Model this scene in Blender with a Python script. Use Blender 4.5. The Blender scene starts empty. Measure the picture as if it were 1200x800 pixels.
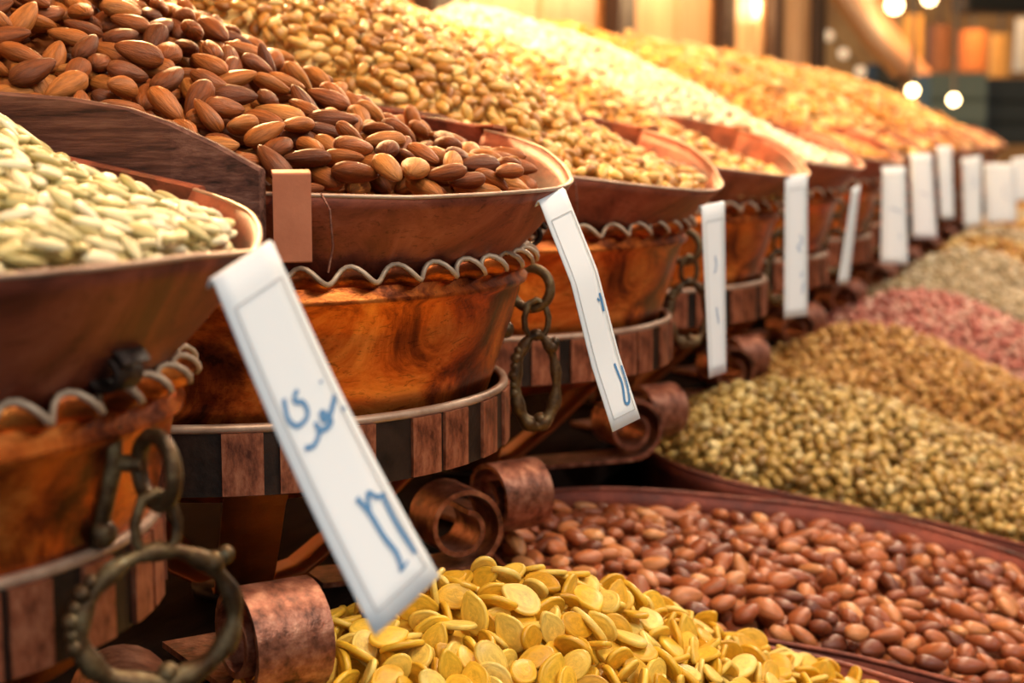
import bpy, bmesh, math, random
import numpy as np
from mathutils import Matrix, Vector
PI = math.pi
random.seed(7)
RNG = np.random.default_rng(11)
SC = bpy.context.scene
COL = SC.collection

# ------------------------------------------------------------------ camera, world, lights, exposure
EYE = 1.30                                   # eye height above the floor
ANG = math.radians(-20.5)                    # direction of the customers' side
NV = np.array([math.cos(ANG), math.sin(ANG)])    # across the stall, towards the customers
UV = np.array([-NV[1], NV[0]])                   # along the stall, away from the camera
def at(N, U, z=0.0):
    p = N * NV + U * UV
    return Vector((p[0], p[1], z + EYE))

cam = bpy.data.cameras.new('camera')
cam.sensor_width = 36.0
cam.lens = 57.0
cam.clip_start = 0.02
cam.dof.use_dof = True
cam.dof.focus_distance = 0.66
cam.dof.aperture_fstop = 10.5
cam.dof.aperture_blades = 0
cam_o = bpy.data.objects.new('camera', cam)
COL.objects.link(cam_o)
cam_o.location = (0, 0, EYE)
cam_o.rotation_euler = (PI / 2 - math.atan(250 / 1900), 0, 0)
SC.camera = cam_o

SC.view_settings.view_transform = 'Standard'
SC.view_settings.look = 'None'
SC.view_settings.gamma = 1.0
SC.view_settings.use_curve_mapping = False
SC.view_settings.exposure = 0.0

world = bpy.data.worlds.new('daylight')
SC.world = world
world.use_nodes = True
wn = world.node_tree
wn.nodes['Background'].inputs['Color'].default_value = (0.86, 0.93, 1.0, 1)
wn.nodes['Background'].inputs['Strength'].default_value = 0.65

def lamp(name, loc, power, color, radius=0.05):
    l = bpy.data.lights.new(name, 'POINT')
    l.energy = power
    l.color = color
    l.shadow_soft_size = radius
    o = bpy.data.objects.new(name, l)
    COL.objects.link(o)
    o.location = loc
    return o
WARM = (1.0, 0.62, 0.28)
# the bulbs that hang over the back of the stall, above the frame
for U_, N_, z_, p_ in ((0.55, -0.85, 0.70, 4.0), (1.04, -0.66, 0.27, 22.0), (1.68, -0.64, 0.34, 20.0), (2.5, -0.64, 0.42, 13.0),
                       (3.3, -0.62, 0.42, 13.0), (4.1, -0.60, 0.42, 14.0)):
    lamp('stall_bulb_light', at(N_, U_, z_), p_, WARM, 0.04)
# unseen lights added over the lower trays to brighten them from above
for U_ in (0.25, 0.95, 1.7, 2.6, 3.6, 4.8):
    lamp('added_overhead_light', at(-0.02, U_, 0.82), 17.0, (1.0, 0.84, 0.62), 0.05)
# low afternoon daylight from the open side of the lane
sun = bpy.data.lights.new('sun', 'SUN')
sun.energy = 1.2
sun.angle = math.radians(25)
sun.color = (1.0, 0.93, 0.82)
sun_o = bpy.data.objects.new('sun', sun)
COL.objects.link(sun_o)
sun_o.rotation_euler = Vector((-0.62, 0.45, -0.62)).to_track_quat('-Z', 'Y').to_euler()

# ------------------------------------------------------------------ materials
def new_mat(name):
    m = bpy.data.materials.new(name)
    m.use_nodes = True
    nt = m.node_tree
    b = nt.nodes['Principled BSDF']
    return m, nt, b
def node(nt, kind, **kw):
    n = nt.nodes.new(kind)
    for k, v in kw.items():
        setattr(n, k, v)
    return n
def ramp(nt, stops):
    r = node(nt, 'ShaderNodeValToRGB')
    els = r.color_ramp.elements
    while len(els) < len(stops):
        els.new(0.5)
    for e, (p, c) in zip(els, stops):
        e.position = p
        e.color = (*c, 1)
    return r
def coords(nt, scale, src='Object'):
    tc = node(nt, 'ShaderNodeTexCoord')
    mp = node(nt, 'ShaderNodeMapping')
    mp.inputs['Scale'].default_value = scale
    nt.links.new(tc.outputs[src], mp.inputs['Vector'])
    return mp
def noise(nt, scale, detail=6, rough=0.6, vec=None):
    n = node(nt, 'ShaderNodeTexNoise')
    n.inputs['Scale'].default_value = scale
    n.inputs['Detail'].default_value = detail
    n.inputs['Roughness'].default_value = rough
    if vec is not None:
        nt.links.new(vec.outputs[0], n.inputs['Vector'])
    return n
def bump(nt, b, h, strength, dist=0.001):
    bp = node(nt, 'ShaderNodeBump')
    bp.inputs['Strength'].default_value = strength
    bp.inputs['Distance'].default_value = dist
    nt.links.new(h, bp.inputs['Height'])
    nt.links.new(bp.outputs['Normal'], b.inputs['Normal'])
def plain(name, col, rough=0.5, metal=0.0, emit=0.0):
    m, nt, b = new_mat(name)
    b.inputs['Base Color'].default_value = (*col, 1)
    b.inputs['Roughness'].default_value = rough
    b.inputs['Metallic'].default_value = metal
    if emit:
        b.inputs['Emission Color'].default_value = (*col, 1)
        b.inputs['Emission Strength'].default_value = emit
    return m
def patina(name, stops, metal, rough, vscale=(1, 1, 1), nscale=30, bump_s=0.3, scratches=True, warp=0.0):
    """sheet metal: blotched oxide colours, fine scratches, uneven gloss"""
    m, nt, b = new_mat(name)
    mp = coords(nt, vscale)
    n1 = noise(nt, nscale, 9, 0.66, mp)
    n1.inputs['Distortion'].default_value = warp
    r = ramp(nt, stops)
    nt.links.new(n1.outputs['Fac'], r.inputs['Fac'])
    col = r.outputs['Color']
    if scratches:
        mp2 = coords(nt, (30, 30, 90))
        n2 = noise(nt, 4.0, 6, 0.75, mp2)
        n2.inputs['Distortion'].default_value = 1.5
        r2 = ramp(nt, [(0.34, (0.30, 0.24, 0.22)), (0.45, (1, 1, 1)), (1.0, (1.2, 1.15, 1.1))])
        nt.links.new(n2.outputs['Fac'], r2.inputs['Fac'])
        mx = node(nt, 'ShaderNodeMix', data_type='RGBA', blend_type='MULTIPLY')
        mx.inputs['Factor'].default_value = 0.75
        nt.links.new(col, mx.inputs['A'])
        nt.links.new(r2.outputs['Color'], mx.inputs['B'])
        col = mx.outputs['Result']
    nt.links.new(col, b.inputs['Base Color'])
    b.inputs['Metallic'].default_value = metal
    mr = node(nt, 'ShaderNodeMapRange')
    mr.inputs['To Min'].default_value = rough - 0.12
    mr.inputs['To Max'].default_value = rough + 0.16
    nt.links.new(n1.outputs['Fac'], mr.inputs['Value'])
    nt.links.new(mr.outputs['Result'], b.inputs['Roughness'])
    n3 = noise(nt, 260, 4, 0.6, mp)
    bump(nt, b, n3.outputs['Fac'], bump_s, 0.0006)
    return m
M = {}
M['hopper'] = patina('aged_copper_sheet', [(0.34, (0.045, 0.013, 0.009)), (0.46, (0.17, 0.042, 0.023)), (0.56, (0.30, 0.080, 0.042)), (0.70, (0.46, 0.16, 0.09))], 0.35, 0.46, (1, 1, 1.2), 20, 0.25, True, 0.8)
M['bowl'] = patina('burnished_copper', [(0.34, (0.05, 0.012, 0.005)), (0.44, (0.24, 0.050, 0.011)), (0.53, (0.60, 0.15, 0.024)), (0.68, (0.88, 0.36, 0.08))], 0.78, 0.33, (1, 1, 1.5), 17, 0.35, True, 1.2)
M['band'] = patina('dark_stand_copper', [(0.35, (0.012, 0.008, 0.006)), (0.6, (0.04, 0.022, 0.015))], 0.5, 0.5, (1, 1, 1), 60, 0.5, False)
M['strip'] = patina('brown_copper_strip', [(0.34, (0.09, 0.026, 0.014)), (0.50, (0.32, 0.105, 0.052)), (0.68, (0.52, 0.22, 0.12))], 0.5, 0.48, (1, 1, 0.5), 160, 0.9, False)
M['scroll'] = patina('rubbed_copper', [(0.34, (0.07, 0.028, 0.018)), (0.50, (0.30, 0.12, 0.075)), (0.68, (0.56, 0.29, 0.19))], 0.65, 0.40, (1, 1, 1), 120, 0.8, False)
M['arm'] = patina('orange_copper', [(0.3, (0.26, 0.075, 0.02)), (0.7, (0.5, 0.17, 0.05))], 0.6, 0.42, (1, 1, 1), 40, 0.3, False)
M['rim'] = patina('worn_bright_rim', [(0.3, (0.30, 0.19, 0.13)), (0.7, (0.58, 0.43, 0.32))], 0.4, 0.42, (1, 1, 1), 60, 0.2, False)
M['pale_edge'] = patina('pale_worn_edge', [(0.3, (0.42, 0.30, 0.20)), (0.7, (0.66, 0.52, 0.38))], 0.25, 0.45, (1, 1, 1), 60, 0.2, False)
M['strap'] = patina('salmon_copper', [(0.3, (0.46, 0.15, 0.070)), (0.7, (0.60, 0.22, 0.11))], 0.25, 0.5, (1, 1, 1), 50, 0.2, False)
M['brass'] = patina('verdigris_brass', [(0.30, (0.02, 0.014, 0.008)), (0.46, (0.10, 0.055, 0.022)), (0.60, (0.21, 0.15, 0.07)), (0.74, (0.32, 0.34, 0.24))], 0.55, 0.42, (1, 1, 1), 90, 0.6, False)
M['tray'] = patina('red_brown_tray_sheet', [(0.30, (0.06, 0.013, 0.008)), (0.50, (0.21, 0.042, 0.022)), (0.72, (0.36, 0.09, 0.045))], 0.4, 0.5, (1, 1, 1.5), 22, 0.25)

def wood(name, dark, mid, light, vscale=(3, 60, 60), rough=0.75, bs=0.6, spec=0.35):
    m, nt, b = new_mat(name)
    mp = coords(nt, vscale)
    n1 = noise(nt, 2.2, 9, 0.68, mp)
    r = ramp(nt, [(0.32, dark), (0.5, mid), (0.72, light)])
    nt.links.new(n1.outputs['Fac'], r.inputs['Fac'])
    nt.links.new(r.outputs['Color'], b.inputs['Base Color'])
    b.inputs['Roughness'].default_value = rough
    b.inputs['Specular IOR Level'].default_value = spec
    bump(nt, b, n1.outputs['Fac'], bs, 0.0015)
    return m
M['board'] = wood('weathered_side_board', (0.018, 0.007, 0.005), (0.125, 0.048, 0.032), (0.27, 0.135, 0.095), (9, 130, 130))
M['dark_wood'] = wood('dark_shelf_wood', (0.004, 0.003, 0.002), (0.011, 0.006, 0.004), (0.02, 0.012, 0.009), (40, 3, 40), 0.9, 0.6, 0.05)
M['door_wood'] = wood('varnished_door_wood', (0.42, 0.22, 0.10), (0.60, 0.36, 0.18), (0.74, 0.50, 0.29), (12, 12, 1.2), 0.35, 0.15)
M['frame_wood'] = wood('orange_frame_wood', (0.36, 0.13, 0.035), (0.52, 0.20, 0.05), (0.62, 0.27, 0.08), (12, 12, 1.2), 0.4, 0.15)
M['post_wood'] = wood('dark_post_wood', (0.014, 0.007, 0.004), (0.035, 0.016, 0.009), (0.06, 0.028, 0.016), (12, 12, 1.2), 0.5, 0.2)
M['plank'] = wood('ceiling_plank_wood', (0.20, 0.075, 0.02), (0.33, 0.13, 0.035), (0.45, 0.2, 0.06), (2, 20, 20), 0.55, 0.2)
M['floor'] = patina('paving', [(0.3, (0.10, 0.085, 0.07)), (0.7, (0.22, 0.19, 0.16))], 0.0, 0.6, (1, 1, 1), 4, 0.2, False)
M['plaster'] = patina('smoky_plaster', [(0.3, (0.20, 0.12, 0.07)), (0.7, (0.38, 0.24, 0.14))], 0.0, 0.8, (1, 1, 1), 2, 0.2, False)
M['far_plaster'] = patina('smoked_orange_plaster', [(0.3, (0.20, 0.07, 0.015)), (0.5, (0.40, 0.17, 0.04)), (0.7, (0.55, 0.27, 0.08))], 0.0, 0.8, (1, 1, 1), 1.6, 0.2, False)
M['dark'] = plain('shadowed_doorway', (0.02, 0.025, 0.022), 0.8)  # near-black colour stands in for the shade inside openings
M['paper'] = plain('white_card', (0.76, 0.84, 0.89), 0.45)
M['ink'] = plain('blue_marker', (0.07, 0.23, 0.46), 0.5)
M['grey_line'] = plain('printed_grey_line', (0.42, 0.45, 0.47), 0.6)
M['bulb'] = plain('glowing_bulb', (1.0, 0.72, 0.36), 0.4, 0, 14.0)
M['small_bulb'] = plain('small_glowing_bulb', (0.95, 0.68, 0.42), 0.4, 0, 0.75)
M['cord'] = plain('black_cord', (0.02, 0.02, 0.02), 0.6)

def nut_mat(name, stops, rough=0.45, ridge=0.5, ridge_scale=(16, 1.6, 1), coat=0.0, skin=0.35, spec=0.4):
    """each nut takes its own tint; ridges and blotches run along it through its UV map"""
    m, nt, b = new_mat(name)
    oi = node(nt, 'ShaderNodeObjectInfo')
    ge = node(nt, 'ShaderNodeNewGeometry')
    ad = node(nt, 'ShaderNodeMath', operation='ADD')
    nt.links.new(oi.outputs['Random'], ad.inputs[0])
    nt.links.new(ge.outputs['Random Per Island'], ad.inputs[1])
    fr = node(nt, 'ShaderNodeMath', operation='FRACT')
    nt.links.new(ad.outputs[0], fr.inputs[0])
    r = ramp(nt, stops)
    nt.links.new(fr.outputs[0], r.inputs['Fac'])
    mp = coords(nt, ridge_scale, 'UV')
    cb = node(nt, 'ShaderNodeCombineXYZ')
    nt.links.new(fr.outputs[0], cb.inputs['Z'])
    sc = node(nt, 'ShaderNodeVectorMath', operation='MULTIPLY_ADD')
    sc.inputs[1].default_value = (0, 0, 40)
    nt.links.new(cb.outputs[0], sc.inputs[0])
    nt.links.new(mp.outputs[0], sc.inputs[2])
    n1 = noise(nt, 1.0, 5, 0.65, sc)
    mr = node(nt, 'ShaderNodeMapRange')
    mr.inputs['From Min'].default_value = 0.3
    mr.inputs['From Max'].default_value = 0.7
    mr.inputs['To Min'].default_value = 1.0 - skin
    mr.inputs['To Max'].default_value = 1.0 + skin * 0.6
    nt.links.new(n1.outputs['Fac'], mr.inputs['Value'])
    mx = node(nt, 'ShaderNodeVectorMath', operation='SCALE')
    nt.links.new(r.outputs['Color'], mx.inputs[0])
    nt.links.new(mr.outputs[0], mx.inputs['Scale'])
    nt.links.new(mx.outputs[0], b.inputs['Base Color'])
    b.inputs['Roughness'].default_value = rough
    b.inputs['Specular IOR Level'].default_value = spec
    b.inputs['Coat Weight'].default_value = coat
    b.inputs['Coat Roughness'].default_value = 0.25
    bump(nt, b, n1.outputs['Fac'], ridge, 0.0009)
    return m
M['almond'] = nut_mat('almond_skin', [(0.0, (0.12, 0.030, 0.007)), (0.35, (0.25, 0.066, 0.012)), (0.75, (0.37, 0.115, 0.020)), (1.0, (0.50, 0.20, 0.045))], 0.5, 1.0, (13, 1.6, 1), 0.0, 0.55, 0.28)
M['dark_almond'] = nut_mat('reddish_almond_skin', [(0.0, (0.15, 0.036, 0.014)), (0.35, (0.32, 0.080, 0.024)), (0.75, (0.50, 0.16, 0.052)), (1.0, (0.70, 0.32, 0.12))], 0.38, 0.7, (14, 1.2, 1), 0.2)
M['green_seed'] = nut_mat('pale_green_seed', [(0.0, (0.44, 0.37, 0.12)), (0.4, (0.62, 0.56, 0.27)), (1.0, (0.84, 0.80, 0.58))], 0.5, 0.25, (5, 1.5, 1), 0.0, 0.22)
M['yellow_seed'] = nut_mat('yellow_seed_shell', [(0.0, (0.68, 0.36, 0.02)), (0.5, (0.84, 0.53, 0.045)), (1.0, (0.90, 0.70, 0.18))], 0.38, 0.3, (5, 3, 1), 0.15, 0.28)
M['gold_nut'] = nut_mat('golden_nut', [(0.0, (0.30, 0.115, 0.018)), (0.3, (0.52, 0.25, 0.045)), (0.7, (0.70, 0.43, 0.10)), (1.0, (0.86, 0.66, 0.28))], 0.42, 0.4, (8, 1.4, 1), 0.15, 0.35)
M['white_nut'] = nut_mat('cream_nut', [(0.0, (0.70, 0.56, 0.30)), (0.5, (0.84, 0.74, 0.52)), (1.0, (0.88, 0.84, 0.70))], 0.45, 0.3, (8, 1.4, 1), 0.0, 0.2)
M['orange_nut'] = nut_mat('orange_nut', [(0.0, (0.40, 0.13, 0.015)), (0.5, (0.58, 0.25, 0.03)), (1.0, (0.74, 0.42, 0.09))], 0.42, 0.3, (8, 1.4, 1), 0.1, 0.3)
M['olive_nut'] = nut_mat('olive_gold_shell', [(0.0, (0.22, 0.12, 0.025)), (0.35, (0.42, 0.265, 0.058)), (0.75, (0.60, 0.42, 0.12)), (1.0, (0.78, 0.64, 0.30))], 0.42, 0.35, (8, 1.4, 1), 0.1, 0.35)
M['peanut'] = nut_mat('amber_nut', [(0.0, (0.34, 0.15, 0.03)), (0.5, (0.54, 0.29, 0.065)), (1.0, (0.70, 0.45, 0.15))], 0.42, 0.35, (8, 1.4, 1), 0.1, 0.35)
M['pink_nut'] = nut_mat('pink_nut', [(0.0, (0.46, 0.13, 0.10)), (0.5, (0.62, 0.26, 0.20)), (1.0, (0.76, 0.50, 0.38))], 0.45, 0.3, (8, 1.4, 1), 0.1, 0.3)
M['beige_nut'] = nut_mat('beige_nut', [(0.0, (0.38, 0.29, 0.14)), (0.5, (0.56, 0.46, 0.27)), (1.0, (0.74, 0.66, 0.46))], 0.45, 0.3, (8, 1.4, 1), 0.1, 0.3)

# ------------------------------------------------------------------ mesh helpers
def mesh(name, verts, faces, mat, smooth=True, uv=None):
    me = bpy.data.meshes.new(name)
    me.from_pydata([tuple(v) for v in verts], [], [tuple(f) for f in faces])
    if smooth:
        me.polygons.foreach_set('use_smooth', [True] * len(me.polygons))
    if mat is not None:
        me.materials.append(mat)
    me.update()
    return me
def obj(name, me, parent=None, loc=None, rot=None):
    o = bpy.data.objects.new(name, me)
    COL.objects.link(o)
    if parent is not None:
        o.parent = parent
    if loc is not None:
        o.location = loc
    if rot is not None:
        o.rotation_euler = rot
    return o
def tag(o, label, cat, group=None):
    o['label'] = label
    o['category'] = cat
    if group:
        o['group'] = group
    return o
def struct(o):
    o['kind'] = 'structure'
    return o
def thing(name, label, cat, loc, rz=0.0, group=None, tilt=0.0):
    o = obj(name, None)
    o.empty_display_size = 0.02
    o.rotation_mode = 'XYZ'
    o.matrix_world = Matrix.Translation(loc) @ Matrix.Rotation(rz, 4, 'Z') @ Matrix.Rotation(tilt, 4, 'Y')
    return tag(o, label, cat, group)
class MB:
    """collects verts and faces of one mesh"""
    def __init__(s):
        s.v = []; s.f = []
    def grid(s, rows, close_u=False, close_v=False, flip=False):
        b = len(s.v); nr = len(rows); nc = len(rows[0])
        for r in rows:
            s.v.extend(r)
        for i in range(nr if close_v else nr - 1):
            for j in range(nc if close_u else nc - 1):
                q = (b + i * nc + j, b + i * nc + (j + 1) % nc, b + (i + 1) % nr * nc + (j + 1) % nc, b + (i + 1) % nr * nc + j)
                s.f.append(q[::-1] if flip else q)
    def cap(s, ring, flip=False):
        b = len(s.v); s.v.extend(ring)
        f = tuple(range(b, b + len(ring)))
        s.f.append(f[::-1] if flip else f)
    def tube(s, pts, rad, sides=8, closed=False):
        pts = [Vector(p) for p in pts]
        n = len(pts)
        rr = rad if hasattr(rad, '__len__') else [rad] * n
        rows = []
        prev = None
        for i, p in enumerate(pts):
            a = pts[(i - 1) % n] if (closed or i > 0) else p
            c = pts[(i + 1) % n] if (closed or i < n - 1) else p
            t = (c - a).normalized()
            if prev is None:
                x = t.orthogonal().normalized()
            else:
                x = (prev - t * prev.dot(t)).normalized()
            prev = x
            y = t.cross(x)
            rows.append([p + (x * math.cos(2 * PI * k / sides) + y * math.sin(2 * PI * k / sides)) * rr[i] for k in range(sides)])
        s.grid(rows, close_u=True, close_v=closed)
        if not closed:
            s.cap(rows[0], True); s.cap(rows[-1])
    def box(s, x0, x1, y0, y1, z0, z1):
        b = len(s.v)
        s.v.extend([(x, y, z) for z in (z0, z1) for y in (y0, y1) for x in (x0, x1)])
        for f in ((0, 2, 3, 1), (4, 5, 7, 6), (0, 1, 5, 4), (2, 6, 7, 3), (0, 4, 6, 2), (1, 3, 7, 5)):
            s.f.append(tuple(b + k for k in f))
    def ball(s, c, r, seg=8, rings=6):
        c = Vector(c)
        rr = r if hasattr(r, '__len__') else (r, r, r)
        rows = []
        for i in range(rings + 1):
            a = PI * (0.02 + 0.96 * i / rings)
            rows.append([c + Vector((rr[0] * math.sin(a) * math.cos(2 * PI * k / seg), rr[1] * math.sin(a) * math.sin(2 * PI * k / seg), rr[2] * math.cos(a))) for k in range(seg)])
        s.grid(rows, close_u=True, flip=True)
        s.cap(rows[0]); s.cap(rows[-1], True)
    def build(s, name, mat, parent=None, smooth=True, bevel=0.0, solid=0.0):
        me = mesh(name, s.v, s.f, mat, smooth)
        o = obj(name, me, parent)
        if solid:
            md = o.modifiers.new('thickness', 'SOLIDIFY'); md.thickness = solid; md.offset = 0
        if bevel:
            md = o.modifiers.new('edges', 'BEVEL'); md.width = bevel; md.segments = 2; md.limit_method = 'ANGLE'
        return o
def slab(name, x0, x1, y0, y1, z0, z1, mat, parent=None, bevel=0.0):
    m = MB(); m.box(x0, x1, y0, y1, z0, z1)
    return m.build(name, mat, parent, False, bevel)

# ------------------------------------------------------------------ structure
def frame_obj(o, N, U, z):
    o.location = at(N, U, z); o.rotation_euler = (0, 0, ANG)
    return o
struct(frame_obj(slab('floor', -3.5, 6, -3, 16, -0.05, 0, M['floor']), 0, 0, -EYE))
# back wall of the stall: varnished doors between dark posts
WALL_N = -0.95
wall = struct(frame_obj(slab('wall_back', -0.06, 0, -0.6, 5.35, 0, 2.35, M['frame_wood']), WALL_N, 0, -EYE))
post_U = [1.29, 2.19, 2.89 + 0.205, 3.99, 4.6, 5.3]
prev = 0.2
for i, u in enumerate(post_U):
    slab('post', 0, 0.035, u - 0.055, u + 0.055, 0.0, 2.3, M['post_wood'], wall, 0.004)
    a, b = prev + 0.14, u - 0.14
    if b - a > 0.2:
        mid = (a + b) / 2
        for y0, y1 in ((a, mid - 0.012), (mid + 0.012, b)):
            slab('door_panel', 0, 0.014, y0, y1, 0.35, 2.2, M['door_wood'], wall, 0.006)
    prev = u
ceil = struct(frame_obj(slab('ceiling', 0, 1.55, -0.4, 9.0, 0, 0.03, M['plank']), WALL_N - 0.06, 0, 1.05))
for k in range(0):
    pass
struct(frame_obj(slab('wall_far', -3.0, 5.5, 0, 0.2, 0, 4.0, M['far_plaster']), 0, 13.5, -EYE))
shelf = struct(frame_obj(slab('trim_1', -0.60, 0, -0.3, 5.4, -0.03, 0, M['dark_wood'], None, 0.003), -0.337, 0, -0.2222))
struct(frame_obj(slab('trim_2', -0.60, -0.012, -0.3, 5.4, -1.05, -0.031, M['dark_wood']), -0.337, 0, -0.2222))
struct(frame_obj(slab('wall_right', 0, 0.2, -3.0, 13.5, 0, 3.4, M['plaster']), 3.2, 0, -EYE))  # unseen far side of the lane, added to block low light and reflect warm
TILT = math.atan(0.219)

# ------------------------------------------------------------------ pans on stands
def arc_pts(R, z, a0=0, a1=2 * PI, n=72, endpoint=False):
    return [(R * math.cos(a0 + (a1 - a0) * k / (n if not endpoint else n - 1)), R * math.sin(a0 + (a1 - a0) * k / (n if not endpoint else n - 1)), z) for k in range(n)]
def ring_wall(m, prof, n=96):
    """closed profile of (radius, z) turned about the axis"""
    rows = [arc_pts(r, z, n=n) for r, z in prof]
    m.grid(rows, close_u=True, close_v=True, flip=True)

def scroll_strip(path, width, thick, direction):
    """strip of width along the tangent following a path in the (radial, z) plane"""
    c, s = math.cos(direction), math.sin(direction)
    m = MB()
    n = len(path)
    rows = []
    for i in range(n):
        a = Vector(path[max(i - 1, 0)]); b = Vector(path[min(i + 1, n - 1)])
        t = (b - a).normalized(); nr = Vector((-t.y, t.x))
        p = Vector(path[i])
        row = []
        for off, w in ((thick / 2, -width / 2), (thick / 2, width / 2), (-thick / 2, width / 2), (-thick / 2, -width / 2)):
            q = p + nr * off
            row.append((q.x * c - w * s, q.x * s + w * c, q.y))
        rows.append(row)
    m.grid(rows, close_u=True)
    m.cap(rows[0]); m.cap(rows[-1], True)
    return m
def make_stand(name, label, group, x, y, spec):
    zt, zb, R = spec['zt'], spec['zb'], spec['R']
    base = -0.2222
    t = thing(name, label, 'stand', (x, y, EYE + base), ANG, group)
    off = -base
    m = MB()
    ring_wall(m, [(R, zb + off), (R, zt + off), (R - 0.0035, zt + off), (R - 0.0035, zb + off)])
    m.build('ring_band', M['band'], t, True).modifiers.new('edges', 'EDGE_SPLIT').split_angle = math.radians(50)
    m = MB(); m.tube(arc_pts(R - 0.0012, zt + off, n=96), 0.0022, 6, True)
    m.build('band_lip', M['rim'], t)
    # proud copper strips around the band
    n = spec.get('strips', 30)
    me = None
    for k in range(n):
        if me is None:
            mm = MB()
            w = 2 * PI / n * 0.30
            rows = []
            for r_ in (R - 0.0005, R + 0.0016):
                pass
            A = [-w, -w / 3, w / 3, w]
            z0, z1 = zb + off + 0.0005, zt + off - 0.0015
            outer = [[((R + 0.0016) * math.cos(a), (R + 0.0016) * math.sin(a), z) for a in A] for z in (z0, z1)]
            inner = [[((R - 0.001) * math.cos(a), (R - 0.001) * math.sin(a), z) for a in A] for z in (z0, z1)]
            mm.grid(outer)
            mm.grid([outer[0], inner[0]], flip=True)
            mm.grid([outer[1], inner[1]])
            mm.grid([[outer[0][0], inner[0][0]], [outer[1][0], inner[1][0]]], flip=True)
            mm.grid([[outer[0][-1], inner[0][-1]], [outer[1][-1], inner[1][-1]]])
            me = mesh('copper_strip', mm.v, mm.f, M['strip'], False)
        o = obj('copper_strip', me, t)
        o.rotation_euler = (0, 0, 2 * PI * (k + 0.35 * math.sin(k * 2.3) * 0.5) / n)
    # three arms from a low hub up to the band, each ending in a rolled scroll
    m = MB()
    m.grid([arc_pts(r, z, n=24) for r, z in ((0.001, 0.0), (0.022, 0.0), (0.022, 0.006), (0.001, 0.006))], close_u=True)
    m.build('hub', M['band'], t)
    for (deg, rho, zc, r, odeg) in spec['feet']:
        d = math.radians(deg) - ANG
        zc += off
        Rb = R - 0.008
        path = [(0.012, 0.005), (0.03, 0.009), (0.055, 0.026), (0.08, 0.046), (Rb - 0.018, zb + off - 0.0095), (Rb - 0.005, zb + off - 0.002)]
        sp = scroll_strip(path, 0.026, 0.0022, d)
        sp.build('arm', M['arm'], t, True)
        # rolled foot: out along the shelf, up and back over itself
        dd = math.radians(odeg) - ANG
        C = Vector((rho * math.cos(d), rho * math.sin(d), 0))
        O = C - Vector((math.cos(dd), math.sin(dd), 0)) * rho
        path = [(rho - 0.075, max(0.002, zc - r)), (rho - 0.045, max(0.0015, zc - r)), (rho - 0.020, zc - r)]
        turns = spec.get('turns', 1.45)
        for k in range(35):
            a = -PI / 2 + 2 * PI * turns * k / 34
            rr = r * (1 - 0.60 * max(0, k - 5) / 29)
            path.append((rho + rr * math.cos(a), zc + rr * math.sin(a)))
        sp = scroll_strip(path, spec.get('sw', 0.031), 0.0026, dd)
        sp.v = [Vector(v) + O for v in sp.v]
        o = sp.build('scroll', M['scroll'], t, True)
        o.modifiers.new('edges', 'EDGE_SPLIT').split_angle = math.radians(55)
    return t

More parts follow.
